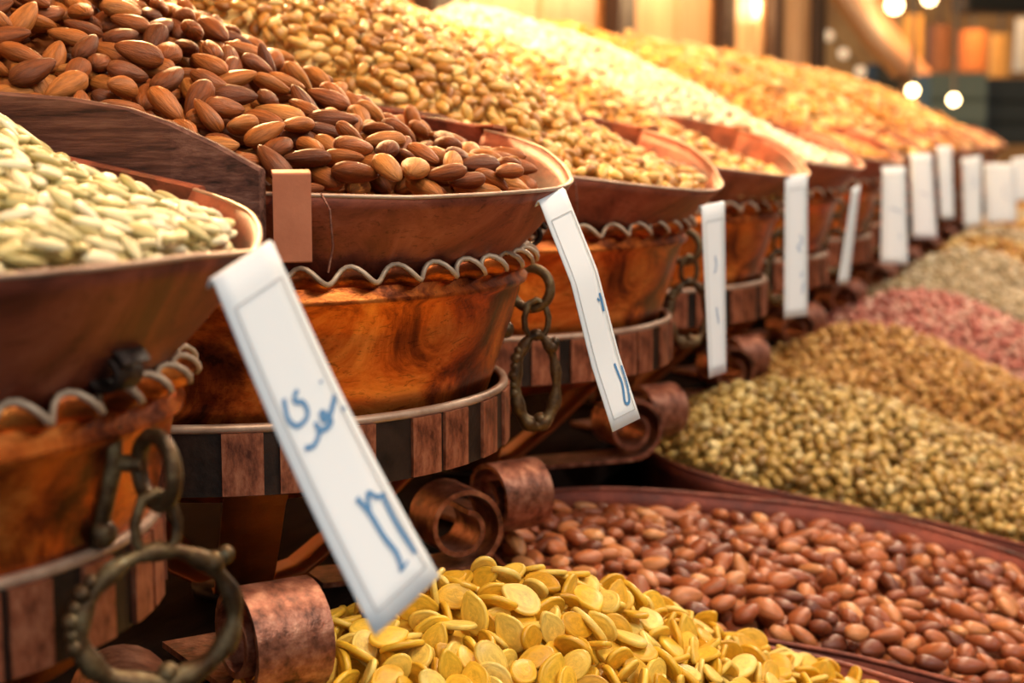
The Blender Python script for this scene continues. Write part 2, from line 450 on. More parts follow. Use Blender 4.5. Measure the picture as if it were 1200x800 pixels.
def make_bowl(name, label, group, x, y, spec):
    zw, zg, zb, R = spec['zw'], spec['zg'], spec['zbot'], spec['Rw']
    t = thing(name, label, 'bowl', (x, y, EYE + zb), ANG, group)
    off = -zb
    prof = [(R * 0.995, zw - 0.004), (R * 0.992, zg + 0.0018), (R * 1.004, zg + 0.0004), (R * 1.002, zg - 0.0012), (R * 0.978, zg - 0.0035),
            (R * 0.955, zg - 0.016), (R * 0.915, zg - 0.034), (R * 0.86, zg - 0.056), (R * 0.78, zg - 0.076), (R * 0.66, zb + 0.004), (R * 0.6, zb)]
    m = MB()
    m.grid([arc_pts(r, z + off, n=120) for r, z in prof], close_u=True, flip=True)
    m.cap(arc_pts(R * 0.6, zb + off, n=120), True)
    m.build('bowl_body', M['bowl'], t, True, solid=0.0018)
    # ruffled rim
    m = MB(); nw = spec.get('waves', 46); n = nw * 10
    rows = []
    ridge = []
    for j, (dr, dz, amp) in enumerate(((-0.0015, -0.0045, 0.1), (0.0, -0.002, 0.6), (0.0018, 0.0010, 1.0))):
        row = []
        for k in range(n):
            a = 2 * PI * k / n
            w = math.sin(a * nw + 0.8 * math.sin(a * 5)) * (1 + 0.18 * math.sin(a * 3 + 1))
            r = R + 0.0008 + dr + 0.0032 * amp * w
            row.append((r * math.cos(a), r * math.sin(a), zw + dz + off + 0.0034 * amp * math.cos(a * nw + 0.8 * math.sin(a * 5) + 0.5)))
        rows.append(row)
    m.grid(rows, close_u=True)
    rim = m.build('ruffled_rim', M['bowl'], t, True, solid=0.0012)
    m = MB(); m.tube(rows[-1], 0.0012, 5, True)
    m.build('rim_edge', M['pale_edge'], rim)
    # brass drop handle
    if spec.get('handle', True):
        h = spec.get('hrel', 0.54)
        hx, hy = math.cos(h), math.sin(h)
        Rz = Matrix.Rotation(h, 4, 'Z')
        ze = zg + off + spec.get('eye', -0.009)
        r0 = R * 0.965
        yaw = spec.get('hyaw', 0.3)
        def P(x_, y_, z_):
            return Rz @ Vector((x_, y_, z_))
        m = MB()
        m.tube([P(r0 + 0.003, 0, ze + 0.012), P(r0 + 0.002, 0, ze), P(r0 - 0.003, 0, ze - 0.018), P(R * 0.9, 0, zg + off - 0.040)], [0.0022, 0.003, 0.0028, 0.0018], 8)
        m.ball(P(r0 - 0.002, 0, ze - 0.02), 0.0045)
        m.tube([P(r0 - 0.002, 0, ze + 0.001), P(r0 + 0.004 + spec.get('out', 0), 0.003, ze + 0.001)], 0.0026, 8)
        hm = m.build('handle_mount', M['brass'], t)
        # eye loop standing out from the mount
        m = MB(); re = 0.0100
        m.tube([P(r0 + 0.0105 + spec.get('out', 0) + re * math.cos(a) * math.cos(0.5), re * math.cos(a) * math.sin(-0.5), ze + re * math.sin(a)) for a in [2 * PI * k / 28 for k in range(28)]], 0.0025, 8, True)
        m.build('eye_loop', M['brass'], hm)
        cx = r0 + 0.0125 + spec.get('out', 0); zl = ze - re
        cy_ = -0.004
        Y = Matrix.Rotation(yaw, 4, 'Z')
        def Q(a_, b_):          # in the plane of the hanging ring
            v = Y @ Vector((a_, 0, 0))
            return P(cx + v.x, cy_ + v.y, b_)
        m = MB()
        link = [(0.004, 0.003), (0.0062, -0.004), (0.0058, -0.009), (0.0035, -0.0135), (-0.0035, -0.0135), (-0.0058, -0.009), (-0.0062, -0.004), (-0.004, 0.003), (0, 0.0046)]
        m.tube([Q(a_, zl + b_) for a_, b_ in link], 0.0016, 7, True)
        lk = m.build('yoke', M['brass'], t)
        dh, dw = spec.get('drop', (0.0205, 0.0215))
        zc = zl - 0.0125 - dh
        m = MB(); rr = []; pp = []
        for k in range(44):
            a = 2 * PI * k / 44
            pp.append(Q(dw * math.cos(a) * (1 - 0.08 * math.sin(a)), zc + dh * math.sin(a)))
            rr.append(0.0026 + 0.0010 * max(0, -math.sin(a)) + 0.0006 * math.sin(a * 9))
        m.tube(pp, rr, 8, True)
        dr = m.build('drop_handle', M['brass'], t)
        m = MB()
        for k in range(8):
            a = PI * (0.78 + 0.06 * k)
            m.ball(Q(dw * 1.10 * math.cos(a), zc + dh * 1.06 * math.sin(a)), 0.0024 + 0.0006 * (k % 2), 7, 5)
        m.ball(Q(dw * 0.74, zc + dh * 0.72), 0.0036, 8, 6)
        m.ball(Q(dw * 0.90, zc + dh * 0.82), 0.0028, 8, 6)
        m.ball(Q(0.002, zc - dh * 0.86), 0.0034, 8, 6)
        bd = m.build('cast_beads', M['brass'], dr); bd['kind'] = 'stuff'
        # little rolled lug where the sheet meets the rim
        m = MB()
        h2 = h - 0.05
        c2, s2 = math.cos(h2), math.sin(h2)
        pth = []
        for k in range(20):
            a = PI * 0.1 + 2 * PI * 1.2 * k / 19; r_ = 0.0075 * (1 - 0.5 * k / 19)
            pth.append((R + 0.004 + r_ * math.cos(a), zw + off + 0.0085 + r_ * math.sin(a)))
        sp = scroll_strip(pth, 0.012, 0.0016, h2)
        sp.build('rim_lug', M['band'], t)
    return t

ZF = [(-70, -0.0245), (-40, -0.027), (0, -0.026), (22, -0.0235), (45, -0.010), (70, 0.0)]
def lip_outline(tdeg):
    t = math.radians(tdeg)
    return 0.030 + 0.132 * math.cos(t), 0.131 * math.sin(t)
def make_hopper(name, label, group, x, y, spec):
    zw = spec['zw']; dz = spec.get('hz', 0.0); tip = spec.get('tipdrop', 0.0); far = spec.get('far', 0.0); R = spec['Rw']
    zb = zw - 0.006
    t = thing(name, label, 'hopper', (x, y, EYE + zb), ANG, group)
    off = -zb
    ext = spec.get('ext', 0.0)
    # front lip: curved copper sheet from the ruffled rim up to the rim
    NS = 64
    rows = []
    rim = []
    for j in range(9):
        f = j / 8
        row = []
        for i in range(NS + 1):
            td = -65 + 132 * i / NS
            xn, yu = lip_outline(td); xn += ext * max(0, math.cos(math.radians(td))) ** 1.5
            a = math.radians(td) * 1.0
            xb, yb = (R - 0.0155) * math.cos(a), (R - 0.0155) * math.sin(a)
            zt = float(np.interp(td, [p[0] for p in ZF], [p[1] for p in ZF])) + dz - tip * max(0, math.cos(math.radians(td) * 1.3)) ** 2 + (far * max(0, math.sin(math.radians(td))))
            g = f ** 0.85
            bulge = 0.0015 * math.sin(PI * f)
            row.append((xb + (xn - xb) * g + bulge * math.cos(a), yb + (yu - yb) * g + bulge * math.sin(a), zb + off + (zt - zb) * f))
        rows.append(row)
    m = MB(); m.grid(rows)
    lip = m.build('front_lip', M['hopper'], t, True, solid=0.0016)
    m = MB(); m.tube(rows[-1], 0.0010, 6)
    m.build('rolled_edge', M['rim'], lip)
    # side boards
    def board(sgn, prof, name='side_board'):
        m = MB()
        y0, y1 = sgn * 0.1325, sgn * 0.1375
        if sgn < 0:
            y0, y1 = y1, y0
        xs = [p[0] for p in prof]
        top = []
        for x_, z_ in prof:
            yy = -0.010 * max(0, (x_ - 0.050) / 0.04) * sgn
            top.append((x_, z_ + dz, yy))
        ro = []
        zb_ = zw + 0.0065 + off
        for x_, z_, yy in top:
            zt_ = z_ + off
            c = 0.0012
            ro.append([(x_, y0 + yy, zb_), (x_, y0 + yy, zt_ - c), (x_, y0 + yy + c, zt_), (x_, y1 + yy - c, zt_), (x_, y1 + yy, zt_ - c), (x_, y1 + yy, zb_)])
        m.grid(ro, close_u=True, flip=False)
        m.cap(ro[0], True); m.cap(ro[-1])
        return m.build(name, M['board'] if sgn < 0 else M['hopper'], t, False)
    board(-1, [(-0.24, 0.024), (-0.16, 0.021), (-0.10, 0.0175), (-0.023, 0.0142), (0.010, 0.0118), (0.037, 0.0078), (0.055, 0.002), (0.072, -0.0060), (0.088, -0.0150)])
    board(1, [(p, q + far) for p, q in ((-0.24, 0.020), (-0.12, 0.022), (-0.06, 0.0232), (0.0, 0.014), (0.04, 0.007), (0.078, 0.001))])
    m = MB(); m.box(-0.245, -0.24, -0.1375, 0.1375, zw + 0.0065 + off, 0.03 + dz + off)
    m.build('back_board', M['board'], t, False)
    m = MB(); m.box(-0.24, -0.10, -0.1325, 0.1325, zw + 0.0065 + off, zw + 0.0105 + off)
    m.build('bottom_board', M['board'], t, False)
    # copper straps over the joints
    for sgn, td in ((-1, -61), (1, 67))[:1 if spec['i'] == 1 else 2]:
        xn, yu = lip_outline(td)
        zt = float(np.interp(td, [p[0] for p in ZF], [p[1] for p in ZF])) + dz + (far if sgn > 0 else 0) + (0.0085 if sgn < 0 else 0.002)
        d = Vector((0.030 + 0.132 * math.cos(math.radians(td - sgn * 7)) - xn, 0.131 * math.sin(math.radians(td - sgn * 7)) - yu, 0)).normalized()
        nrm = Vector((math.cos(math.radians(td)) * 0.7, math.sin(math.radians(td)), 0)).normalized()
        nrm = Vector((d.y, -d.x, 0)) * (1 if sgn < 0 else -1)
        m = MB()
        w = 0.0072
        c0 = Vector((xn, yu, 0)) + nrm * 0.0075
        hb = zw + 0.008 + off
        pts = []
        for s_ in (-w, w):
            pts.append(c0 + d * s_)
        ro = []
        for q in pts:
            ro.append([q + nrm * -0.0008 + Vector((0, 0, hb)), q + nrm * 0.0010 + Vector((0, 0, hb)), q + nrm * 0.0010 + Vector((0, 0, zt + off)), q - nrm * 0.0085 + Vector((0, 0, zt + off + 0.0012)),
                       q - nrm * 0.0085 + Vector((0, 0, zt + off - 0.0006)), q + nrm * -0.0008 + Vector((0, 0, zt + off - 0.0014))])
        m.grid(ro, close_u=True)
        m.cap(ro[0], True); m.cap(ro[1])
        m.build('strap', M['strap'], t, False, 0.0006)
        # wire tie beside the strap
        m = MB()
        q = c0 + d * (w + 0.004)
        m.tube([q + nrm * (-0.002) + Vector((0, 0, zt + off - 0.008)), q + d * 0.003 + nrm * 0.0006 + Vector((0, 0, zt + off - 0.014)), q + d * 0.004 + nrm * 0.0006 + Vector((0, 0, hb + 0.006)), q + d * 0.002 + Vector((0, 0, hb - 0.004))], 0.00045, 5)
        m.build('wire', M['scroll'], t)
    return t

ORD = ['nearest', 'second nearest', 'third nearest', 'fourth nearest', 'fifth nearest', 'sixth nearest', 'seventh nearest', 'eighth nearest', 'ninth nearest', 'tenth nearest', 'eleventh nearest', 'farthest']
FILL = ['pale green seeds', 'brown almonds', 'golden nuts', 'pale gold nuts', 'glaring white nuts', 'orange nuts', 'gold nuts', 'amber nuts', 'deep gold nuts', 'yellow gold nuts', 'bright amber nuts', 'lamp lit orange nuts']
POTS = []
P2 = (-0.1326, 0.762)
pos = {1: (-0.2306, 0.500), 2: P2, 3: (-0.0285, 1.0373), 4: (0.0736, 1.3035)}
for i in range(5, 13):
    pos[i] = (0.0736 + (i - 4) * 0.1005, 1.3035 + (i - 4) * 0.2690)
base_spec = dict(zt=-0.1188, zb=-0.1459, R=0.130, zw=-0.0587, zg=-0.0684, zbot=-0.158, Rw=0.1385, tipdrop=0.0, waves=46,
                 feet=[(-80.8, 0.169, -0.198, 0.0195, -54), (25, 0.115, -0.200, 0.021, 25), (152, 0.15, -0.200, 0.021, 152)])
for i in range(1, 13):
    s = dict(base_spec)
    if i == 1:
        s.update(zt=-0.123, zb=-0.150, R=0.117, zw=-0.0760, zg=-0.087, zbot=-0.160, Rw=0.1245, hz=-0.009, far=-0.013, tipdrop=0.0, ext=-0.010, waves=40,
                 hyaw=0.85, drop=(0.0195, 0.0225), eye=-0.010, hrel=0.02, out=0.006,
                 feet=[(-125, 0.12, -0.200, 0.0195, -125), (25, 0.105, -0.201, 0.020, 25), (152, 0.14, -0.200, 0.021, 152)])
    elif i == 2:
        s.update(feet=[(-76.0, 0.170, -0.1905, 0.0222, -57), (26, 0.113, -0.2000, 0.0212, 26), (152, 0.15, -0.200, 0.021, 152)], hyaw=0.12, drop=(0.0225, 0.0105))
    else:
        s.update(tipdrop=0.011, hyaw=0.25 + 0.3 * math.sin(i * 2.1), drop=(0.0205, 0.014))
    s['i'] = i
    x, y = pos[i]
    who = f'{ORD[i-1]} in the row' if i > 1 else 'nearest in the row, cut by the left edge'
    fill = FILL[i - 1]
    make_stand('pan_stand', f'striped copper ring stand with scroll feet under the {fill}', 'pan stands along the upper shelf', x, y, s)
    make_bowl('copper_bowl', f'burnished copper bowl with ruffled rim and brass drop handle under the {fill}', 'copper bowls along the upper shelf', x, y, s)
    make_hopper('display_hopper', f'copper and board hopper with curved lip heaped with {fill}', 'display hoppers on the copper bowls', x, y, s)
    POTS.append(s)

# ------------------------------------------------------------------ price tags
def make_tag(label, TL, TR, BL, BR, strokes=(), bend=0.0, kink=None, rows=14, ink_w=0.00072):
    TL, TR, BL, BR = [Vector(q) + Vector((0, 0, EYE)) for q in (TL, TR, BL, BR)]
    nrm = (TR - TL).cross(BL - TL).normalized()
    if nrm.y > 0:
        nrm = -nrm
    W = (TR - TL).length
    def S(s, t, lift=0.0):
        p = (TL.lerp(TR, s)).lerp(BL.lerp(BR, s), t)
        b = bend * math.sin(PI * t)
        if kink:
            b += kink[1] * max(0, 1 - abs(t - kink[0]) / 0.35)
        p = p + nrm * (b + lift)
        return p
    t = thing('price_tag', label, 'price tag', S(0.5, 0.0), 0, 'white price tags hanging from the hopper lips')
    o3 = t.matrix_world.translation.copy()
    def L(v):
        return v - o3
    m = MB()
    grid = [[L(S(s / 4, k / rows)) for s in range(5)] for k in range(rows + 1)]
    # short fold over the rim
    back = Vector((-NV[0], -NV[1], 0))
    fold = [[L(S(s / 4, 0)) + back * 0.002 - Vector((0, 0, 0.002)) for s in range(5)], [L(S(s / 4, 0)) + back * 0.001 + Vector((0, 0, 0.0006)) for s in range(5)]]
    m.grid(fold + grid)
    card = m.build('card', M['paper'], t, True, solid=0.0005)
    def ribbon(mm, pts, w, closed=False):
        # thin flat ribbon lying on the card
        n = len(pts)
        asp = W / ((BL + BR) / 2 - (TL + TR) / 2).length
        rows_ = []
        for i in range(n):
            a = pts[i - 1] if i > 0 else pts[i]
            c = pts[i + 1] if i < n - 1 else pts[i]
            dx, dy = (c[0] - a[0]) * W, (c[1] - a[1]) * W / asp
            l = math.hypot(dx, dy) or 1
            ox, oy = -dy / l * w / 2 / W, dx / l * w / 2 / (W / asp)
            rows_.append([L(S(pts[i][0] - ox, pts[i][1] - oy, 0.0006)), L(S(pts[i][0] + ox, pts[i][1] + oy, 0.0006))])
        mm.grid(rows_)
    m = MB()
    for a, b in (((0.13, 0.09), (0.13, 0.955)), ((0.13, 0.955), (0.9, 0.955)), ((0.9, 0.955), (0.9, 0.09)), ((0.9, 0.09), (0.13, 0.09))):
        ribbon(m, [(a[0] + (b[0] - a[0]) * k / 12, a[1] + (b[1] - a[1]) * k / 12) for k in range(13)], 0.00045)
    m.build('printed_border', M['grey_line'], card, False)
    if strokes:
        m = MB()
        for st in strokes:
            w = ink_w * st[0]
            pts = []
            raw = st[1]
            for k in range(len(raw) - 1):          # smooth the pen stroke
                p0 = raw[max(k - 1, 0)]; p1 = raw[k]; p2 = raw[k + 1]; p3 = raw[min(k + 2, len(raw) - 1)]
                for q in range(5):
                    f = q / 5
                    pts.append(tuple(0.5 * (2 * p1[c] + (p2[c] - p0[c]) * f + (2 * p0[c] - 5 * p1[c] + 4 * p2[c] - p3[c]) * f * f + (3 * p1[c] - p0[c] - 3 * p2[c] + p3[c]) * f ** 3) for c in (0, 1)))
            pts.append(raw[-1])
            ribbon(m, pts, w)
        m.build('handwriting', M['ink'], card, False)
    return t
make_tag('large white price tag nearest the camera with blue handwriting', (-0.0795, 0.43, -0.0405), (-0.0658, 0.446, -0.0314), (-0.0359, 0.412, -0.1322), (-0.0198, 0.43, -0.1211),
         [(1.9, [(0.472, 0.364), (0.4, 0.373), (0.385, 0.386), (0.472, 0.4), (0.474, 0.427), (0.4, 0.441), (0.269, 0.44), (0.204, 0.414), (0.228, 0.384), (0.258, 0.361)]), (2.0, [(0.507, 0.462), (0.5, 0.488), (0.422, 0.504), (0.334, 0.509), (0.243, 0.5)]), (2.2, [(0.5, 0.488), (0.624, 0.493), (0.705, 0.484), (0.641, 0.451), (0.621, 0.472), (0.717, 0.472), (0.827, 0.452), (0.909, 0.436)]), (2.2, [(0.921, 0.476), (0.916, 0.485)]), (1.4, [(0.808, 0.381), (0.804, 0.388)]), (2.0, [(0.551, 0.692), (0.61, 0.747), (0.63, 0.82), (0.667, 0.874), (0.63, 0.92)]), (1.8, [(0.612, 0.747), (0.704, 0.701), (0.784, 0.725), (0.886, 0.735), (0.853, 0.743), (0.846, 0.828), (0.875, 0.909)]), (1.0, [(0.59, 0.916), (0.673, 0.915), (0.742, 0.909)])], bend=-0.003, ink_w=0.00072)
make_tag('white price tag on the almond hopper lip with blue handwriting', (0.0116, 0.692, -0.0313), (0.023, 0.708, -0.0265), (0.0429, 0.68, -0.1284), (0.0556, 0.694, -0.125),
         [(1.6, [(0.84, 0.45), (0.85, 0.473), (0.83, 0.527)]), (1.2, [(0.72, 0.466), (0.78, 0.481)]), (1.5, [(0.72, 0.745), (0.74, 0.787), (0.76, 0.84), (0.66, 0.91), (0.8, 0.915), (0.9, 0.856), (0.92, 0.766)])], kink=(0.36, 0.003), ink_w=0.0009)
make_tag('narrow white price tag hanging from the third hopper, first beyond the almonds', (0.1113, 0.955, -0.0462), (0.1265, 0.968, -0.0438), (0.1162, 0.945, -0.1462), (0.1278, 0.957, -0.1444),
         [(1.2, [(0.5, 0.3), (0.55, 0.36), (0.45, 0.4)]), (1.2, [(0.5, 0.6), (0.6, 0.7)])])
make_tag('upright white price tag on the fourth hopper', (0.2028, 1.21, -0.0365), (0.2215, 1.222, -0.0349), (0.2028, 1.2, -0.1406), (0.2222, 1.212, -0.14),
         [(1.3, [(0.65, 0.42), (0.75, 0.47), (0.55, 0.5), (0.7, 0.54)]), (1.3, [(0.75, 0.68), (0.7, 0.72)]), (1.3, [(0.8, 0.76), (0.75, 0.84)])])
make_tag('thin price tag seen edge on, leaning under the fifth hopper', (0.3059, 1.462, -0.0547), (0.317, 1.482, -0.0524), (0.2931, 1.452, -0.1392), (0.3065, 1.472, -0.1411),
         [])
make_tag('broad white price tag on the sixth hopper, after the edge on tag', (0.393, 1.73, -0.0413), (0.4199, 1.74, -0.0415), (0.392, 1.72, -0.143), (0.4235, 1.73, -0.1448),
         [(1.3, [(0.3, 0.42), (0.6, 0.44), (0.8, 0.47)]), (1.2, [(0.7, 0.68), (0.72, 0.74)])])
make_tag('white price tag on the seventh hopper', (0.486, 1.99, -0.032), (0.5146, 2.0, -0.0321), (0.4899, 1.98, -0.1333), (0.5217, 1.99, -0.134),
         [(1.2, [(0.4, 0.45), (0.7, 0.5)])])
make_tag('narrow white price tag on the eighth hopper', (0.5856, 2.25, -0.0256), (0.6083, 2.26, -0.0258), (0.5922, 2.24, -0.1237), (0.6126, 2.25, -0.1243),
         [])
make_tag('grey shaded price tag on the ninth hopper', (0.6919, 2.51, -0.0469), (0.7249, 2.52, -0.0431), (0.6969, 2.5, -0.1512), (0.726, 2.51, -0.1479),
         [(1.4, [(0.4, 0.3), (0.7, 0.38), (0.4, 0.45)])])
make_tag('widest pale price tag on the tenth hopper', (0.8045, 2.78, -0.0606), (0.8614, 2.79, -0.0608), (0.8084, 2.77, -0.1617), (0.8638, 2.78, -0.1594),
         [(1.6, [(0.7, 0.35), (0.6, 0.5), (0.75, 0.62)])])
make_tag('last price tag at the right edge of the row', (0.9319, 3.04, -0.0568), (0.9683, 3.05, -0.0538), (0.9352, 3.03, -0.1356), (0.9716, 3.04, -0.1329),
         [])

# ------------------------------------------------------------------ nuts: templates
def ellipsoid_nut(L, W, H, seg, rings, point=0.3, flat=1.0, crease=0.0):
    """long axis x; blunt at -x, pointed at +x; UV runs around and along"""
    v = []; uv = []; f = []
    for i in range(rings + 1):
        t = -1 + 2 * (0.015 + 0.97 * i / rings)
        w = max(1 - abs(t) ** 2.1, 0) ** 0.55 * (1 - point * t) / (1 + 0.25 * point)
        for k in range(seg):
            a = 2 * PI * k / seg
            c, s = math.cos(a), math.sin(a)
            cr = 1 - crease * max(0, c) ** 8
            v.append((L / 2 * t, W / 2 * w * math.copysign(abs(c) ** flat, c) * cr, H / 2 * w ** 0.9 * math.copysign(abs(s) ** flat, s)))
            uv.append((k / seg, i / rings))
    for i in range(rings):
        for k in range(seg):
            f.append((i * seg + k, i * seg + (k + 1) % seg, (i + 1) * seg + (k + 1) % seg, (i + 1) * seg + k)[::-1])
    f.append(tuple(range(seg)))
    f.append(tuple(rings * seg + k for k in range(seg))[::-1])
    return np.array(v), f, np.array(uv)
def disc_seed(L, W, H, seg):
    """flat oval seed with a thin raised edge, slightly pointed at +x"""
    prof = [(0.02, 0.44), (0.45, 0.50), (0.74, 0.44), (0.86, 0.37), (0.93, 0.41), (1.0, 0.16), (1.0, -0.16), (0.93, -0.41), (0.86, -0.37), (0.74, -0.44), (0.45, -0.5), (0.02, -0.44)]
    v = []; uv = []; f = []
    for i, (r, z) in enumerate(prof):
        for k in range(seg):
            a = 2 * PI * k / seg
            px = math.cos(a); py = math.sin(a) * (1 - 0.22 * max(0, px) ** 2)
            px *= 1 + 0.16 * max(0, px) ** 6
            bow = 0.10 * (px * r) ** 2
            v.append((L / 2 * r * px, W / 2 * r * py, H * (z - bow * 1.0)))
            uv.append((k / seg, r))
    n = len(prof)
    for i in range(n - 1):
        for k in range(seg):
            f.append((i * seg + k, i * seg + (k + 1) % seg, (i + 1) * seg + (k + 1) % seg, (i + 1) * seg + k)[::-1])
    f.append(tuple(range(seg)))
    f.append(tuple((n - 1) * seg + k for k in range(seg))[::-1])
    return np.array(v), f, np.array(uv)
def add_uv(me, uv):
    lay = me.uv_layers.new(name='UVMap')
    li = np.empty(len(me.loops), dtype=np.int32)
    me.loops.foreach_get('vertex_index', li)
    u = uv[li].copy()
    # repair the seam: faces that run over u = 1
    ls = np.empty(len(me.polygons), dtype=np.int32); me.polygons.foreach_get('loop_start', ls)
    lt = np.empty(len(me.polygons), dtype=np.int32); me.polygons.foreach_get('loop_total', lt)
    quad = ls[lt == 4]
    idx = quad[:, None] + np.arange(4)[None]
    uu = u[idx, 0]
    bad = (uu.max(1) - uu.min(1)) > 0.5
    uu[bad] = np.where(uu[bad] < 0.5, uu[bad] + 1, uu[bad])
    u[idx, 0] = uu
    lay.data.foreach_set('uv', u.astype(np.float32).ravel())

# ------------------------------------------------------------------ nuts: pouring a heap
def rot_from(normal, yaw, tilt_x, tilt_y):
    n = normal / np.linalg.norm(normal)
    a = np.array([math.cos(yaw), math.sin(yaw), 0.0])
    x = a - n * a.dot(n); x /= np.linalg.norm(x)
    y = np.cross(n, x)
    R = np.stack([x, y, n], 1)
    cx, sx, cy, sy = math.cos(tilt_x), math.sin(tilt_x), math.cos(tilt_y), math.sin(tilt_y)
    return R @ np.array([[1, 0, 0], [0, cx, -sx], [0, sx, cx]]) @ np.array([[cy, 0, sy], [0, 1, 0], [-sy, 0, cy]])
class Heap:
    """height field poured over with ellipsoids, each dropped until it rests on those below"""
    def __init__(s, x0, x1, y0, y1, cell, top_fn, inside_fn, depth):
        s.x0, s.y0, s.c = x0, y0, cell
        s.nx, s.ny = int((x1 - x0) / cell) + 1, int((y1 - y0) / cell) + 1
        X, Y = np.meshgrid(x0 + np.arange(s.nx) * cell, y0 + np.arange(s.ny) * cell, indexing='ij')
        s.X, s.Y = X, Y
        s.ok = inside_fn(X, Y)
        s.T = top_fn(X, Y)
        s.H = np.where(s.ok, s.T - depth, s.T + 0.02)
        s.H0 = s.H.copy()
        s.gx, s.gy = np.gradient(s.T, cell)
        s.id = -np.ones(X.shape, int)
        s.items = []
    def pour(s, dims, count, rng, cands=5, tilt=0.35, sink=0.10, var=0.12, stop=0.0):
        L, W, Hh = dims
        c = s.c
        okx, oky = np.nonzero(s.ok)
        k_all = len(okx)
        miss = 0
        want = s.T.copy()
        for it in range(count):
            sub = rng.integers(0, k_all, 260)
            d = want[okx[sub], oky[sub]] - s.H[okx[sub], oky[sub]]
            order = np.argsort(-d)[:cands]
            if d[order[0]] < stop:
                miss += 1
                if miss > 40:
                    break
                continue
            best = None
            for q in order:
                i, j = okx[sub[q]], oky[sub[q]]
                sc = 1 + rng.uniform(-var, var)
                a, b_, h = L / 2 * 0.96 * sc, W / 2 * 0.96 * sc, Hh / 2 * 0.96 * sc
                nrm = np.array([-s.gx[i, j], -s.gy[i, j], 1.0])
                R = rot_from(nrm, rng.uniform(0, 2 * PI), rng.normal(0, tilt), rng.normal(0, tilt * 0.7))
                A = (R / np.array([a * a, b_ * b_, h * h])) @ R.T
                C = (R * np.array([a * a, b_ * b_, h * h])) @ R.T
                ex, ey = math.sqrt(C[0, 0]), math.sqrt(C[1, 1])
                nx_, ny_ = int(ex / c), int(ey / c)
                i0, i1, j0, j1 = i - nx_, i + nx_ + 1, j - ny_, j + ny_ + 1
                if i0 < 0 or j0 < 0 or i1 > s.nx or j1 > s.ny:
                    continue
                dx = (np.arange(-nx_, nx_ + 1) * c)[:, None]; dy = (np.arange(-ny_, ny_ + 1) * c)[None]
                bb = A[0, 2] * dx + A[1, 2] * dy
                disc = bb * bb - A[2, 2] * (A[0, 0] * dx * dx + 2 * A[0, 1] * dx * dy + A[1, 1] * dy * dy - 1)
                inside = disc > 0
                if not inside.any():
                    continue
                rt = np.sqrt(np.where(inside, disc, 0))
                lo = (-bb - rt) / A[2, 2]; hi = (-bb + rt) / A[2, 2]
                Hs = s.H[i0:i1, j0:j1]
                z = np.max(np.where(inside, Hs - lo, -9)) - sink * Hh
                score = z - s.T[i, j]
                if best is None or score < best[0]:
                    best = (score, i, j, z, R, sc, inside, hi, (i0, i1, j0, j1))
            if best is None or best[0] > 0.55 * max(W, Hh):
                for q in order:
                    i, j = okx[sub[q]], oky[sub[q]]
                    want[i - 1:i + 2, j - 1:j + 2] = -9
                continue
            _, i, j, z, R, sc, inside, hi, (i0, i1, j0, j1) = best
            Hs = s.H[i0:i1, j0:j1]
            new = np.where(inside, z + hi, -9)
            up = new > Hs
            Hs[up] = new[up]
            s.id[i0:i1, j0:j1][up] = len(s.items)
            s.items.append((s.x0 + i * c, s.y0 + j * c, z, R, sc))
    def top_cells(s):
        cnt = np.zeros(len(s.items))
        ids = s.id[s.id >= 0]
        np.add.at(cnt, ids, 1)
        return cnt

# rough screen of what the camera sees, to choose the nuts that show largest
FOC = 1900.0
CP, SP = math.cos(math.atan(250 / 1900)), math.sin(math.atan(250 / 1900))
def to_view(P):
    x = P[:, 0]; y = P[:, 1]; z = P[:, 2] - EYE
    d = y * CP - z * SP
    h = y * SP + z * CP
    return 600 + FOC * x / d, 400 - FOC * h / d, d

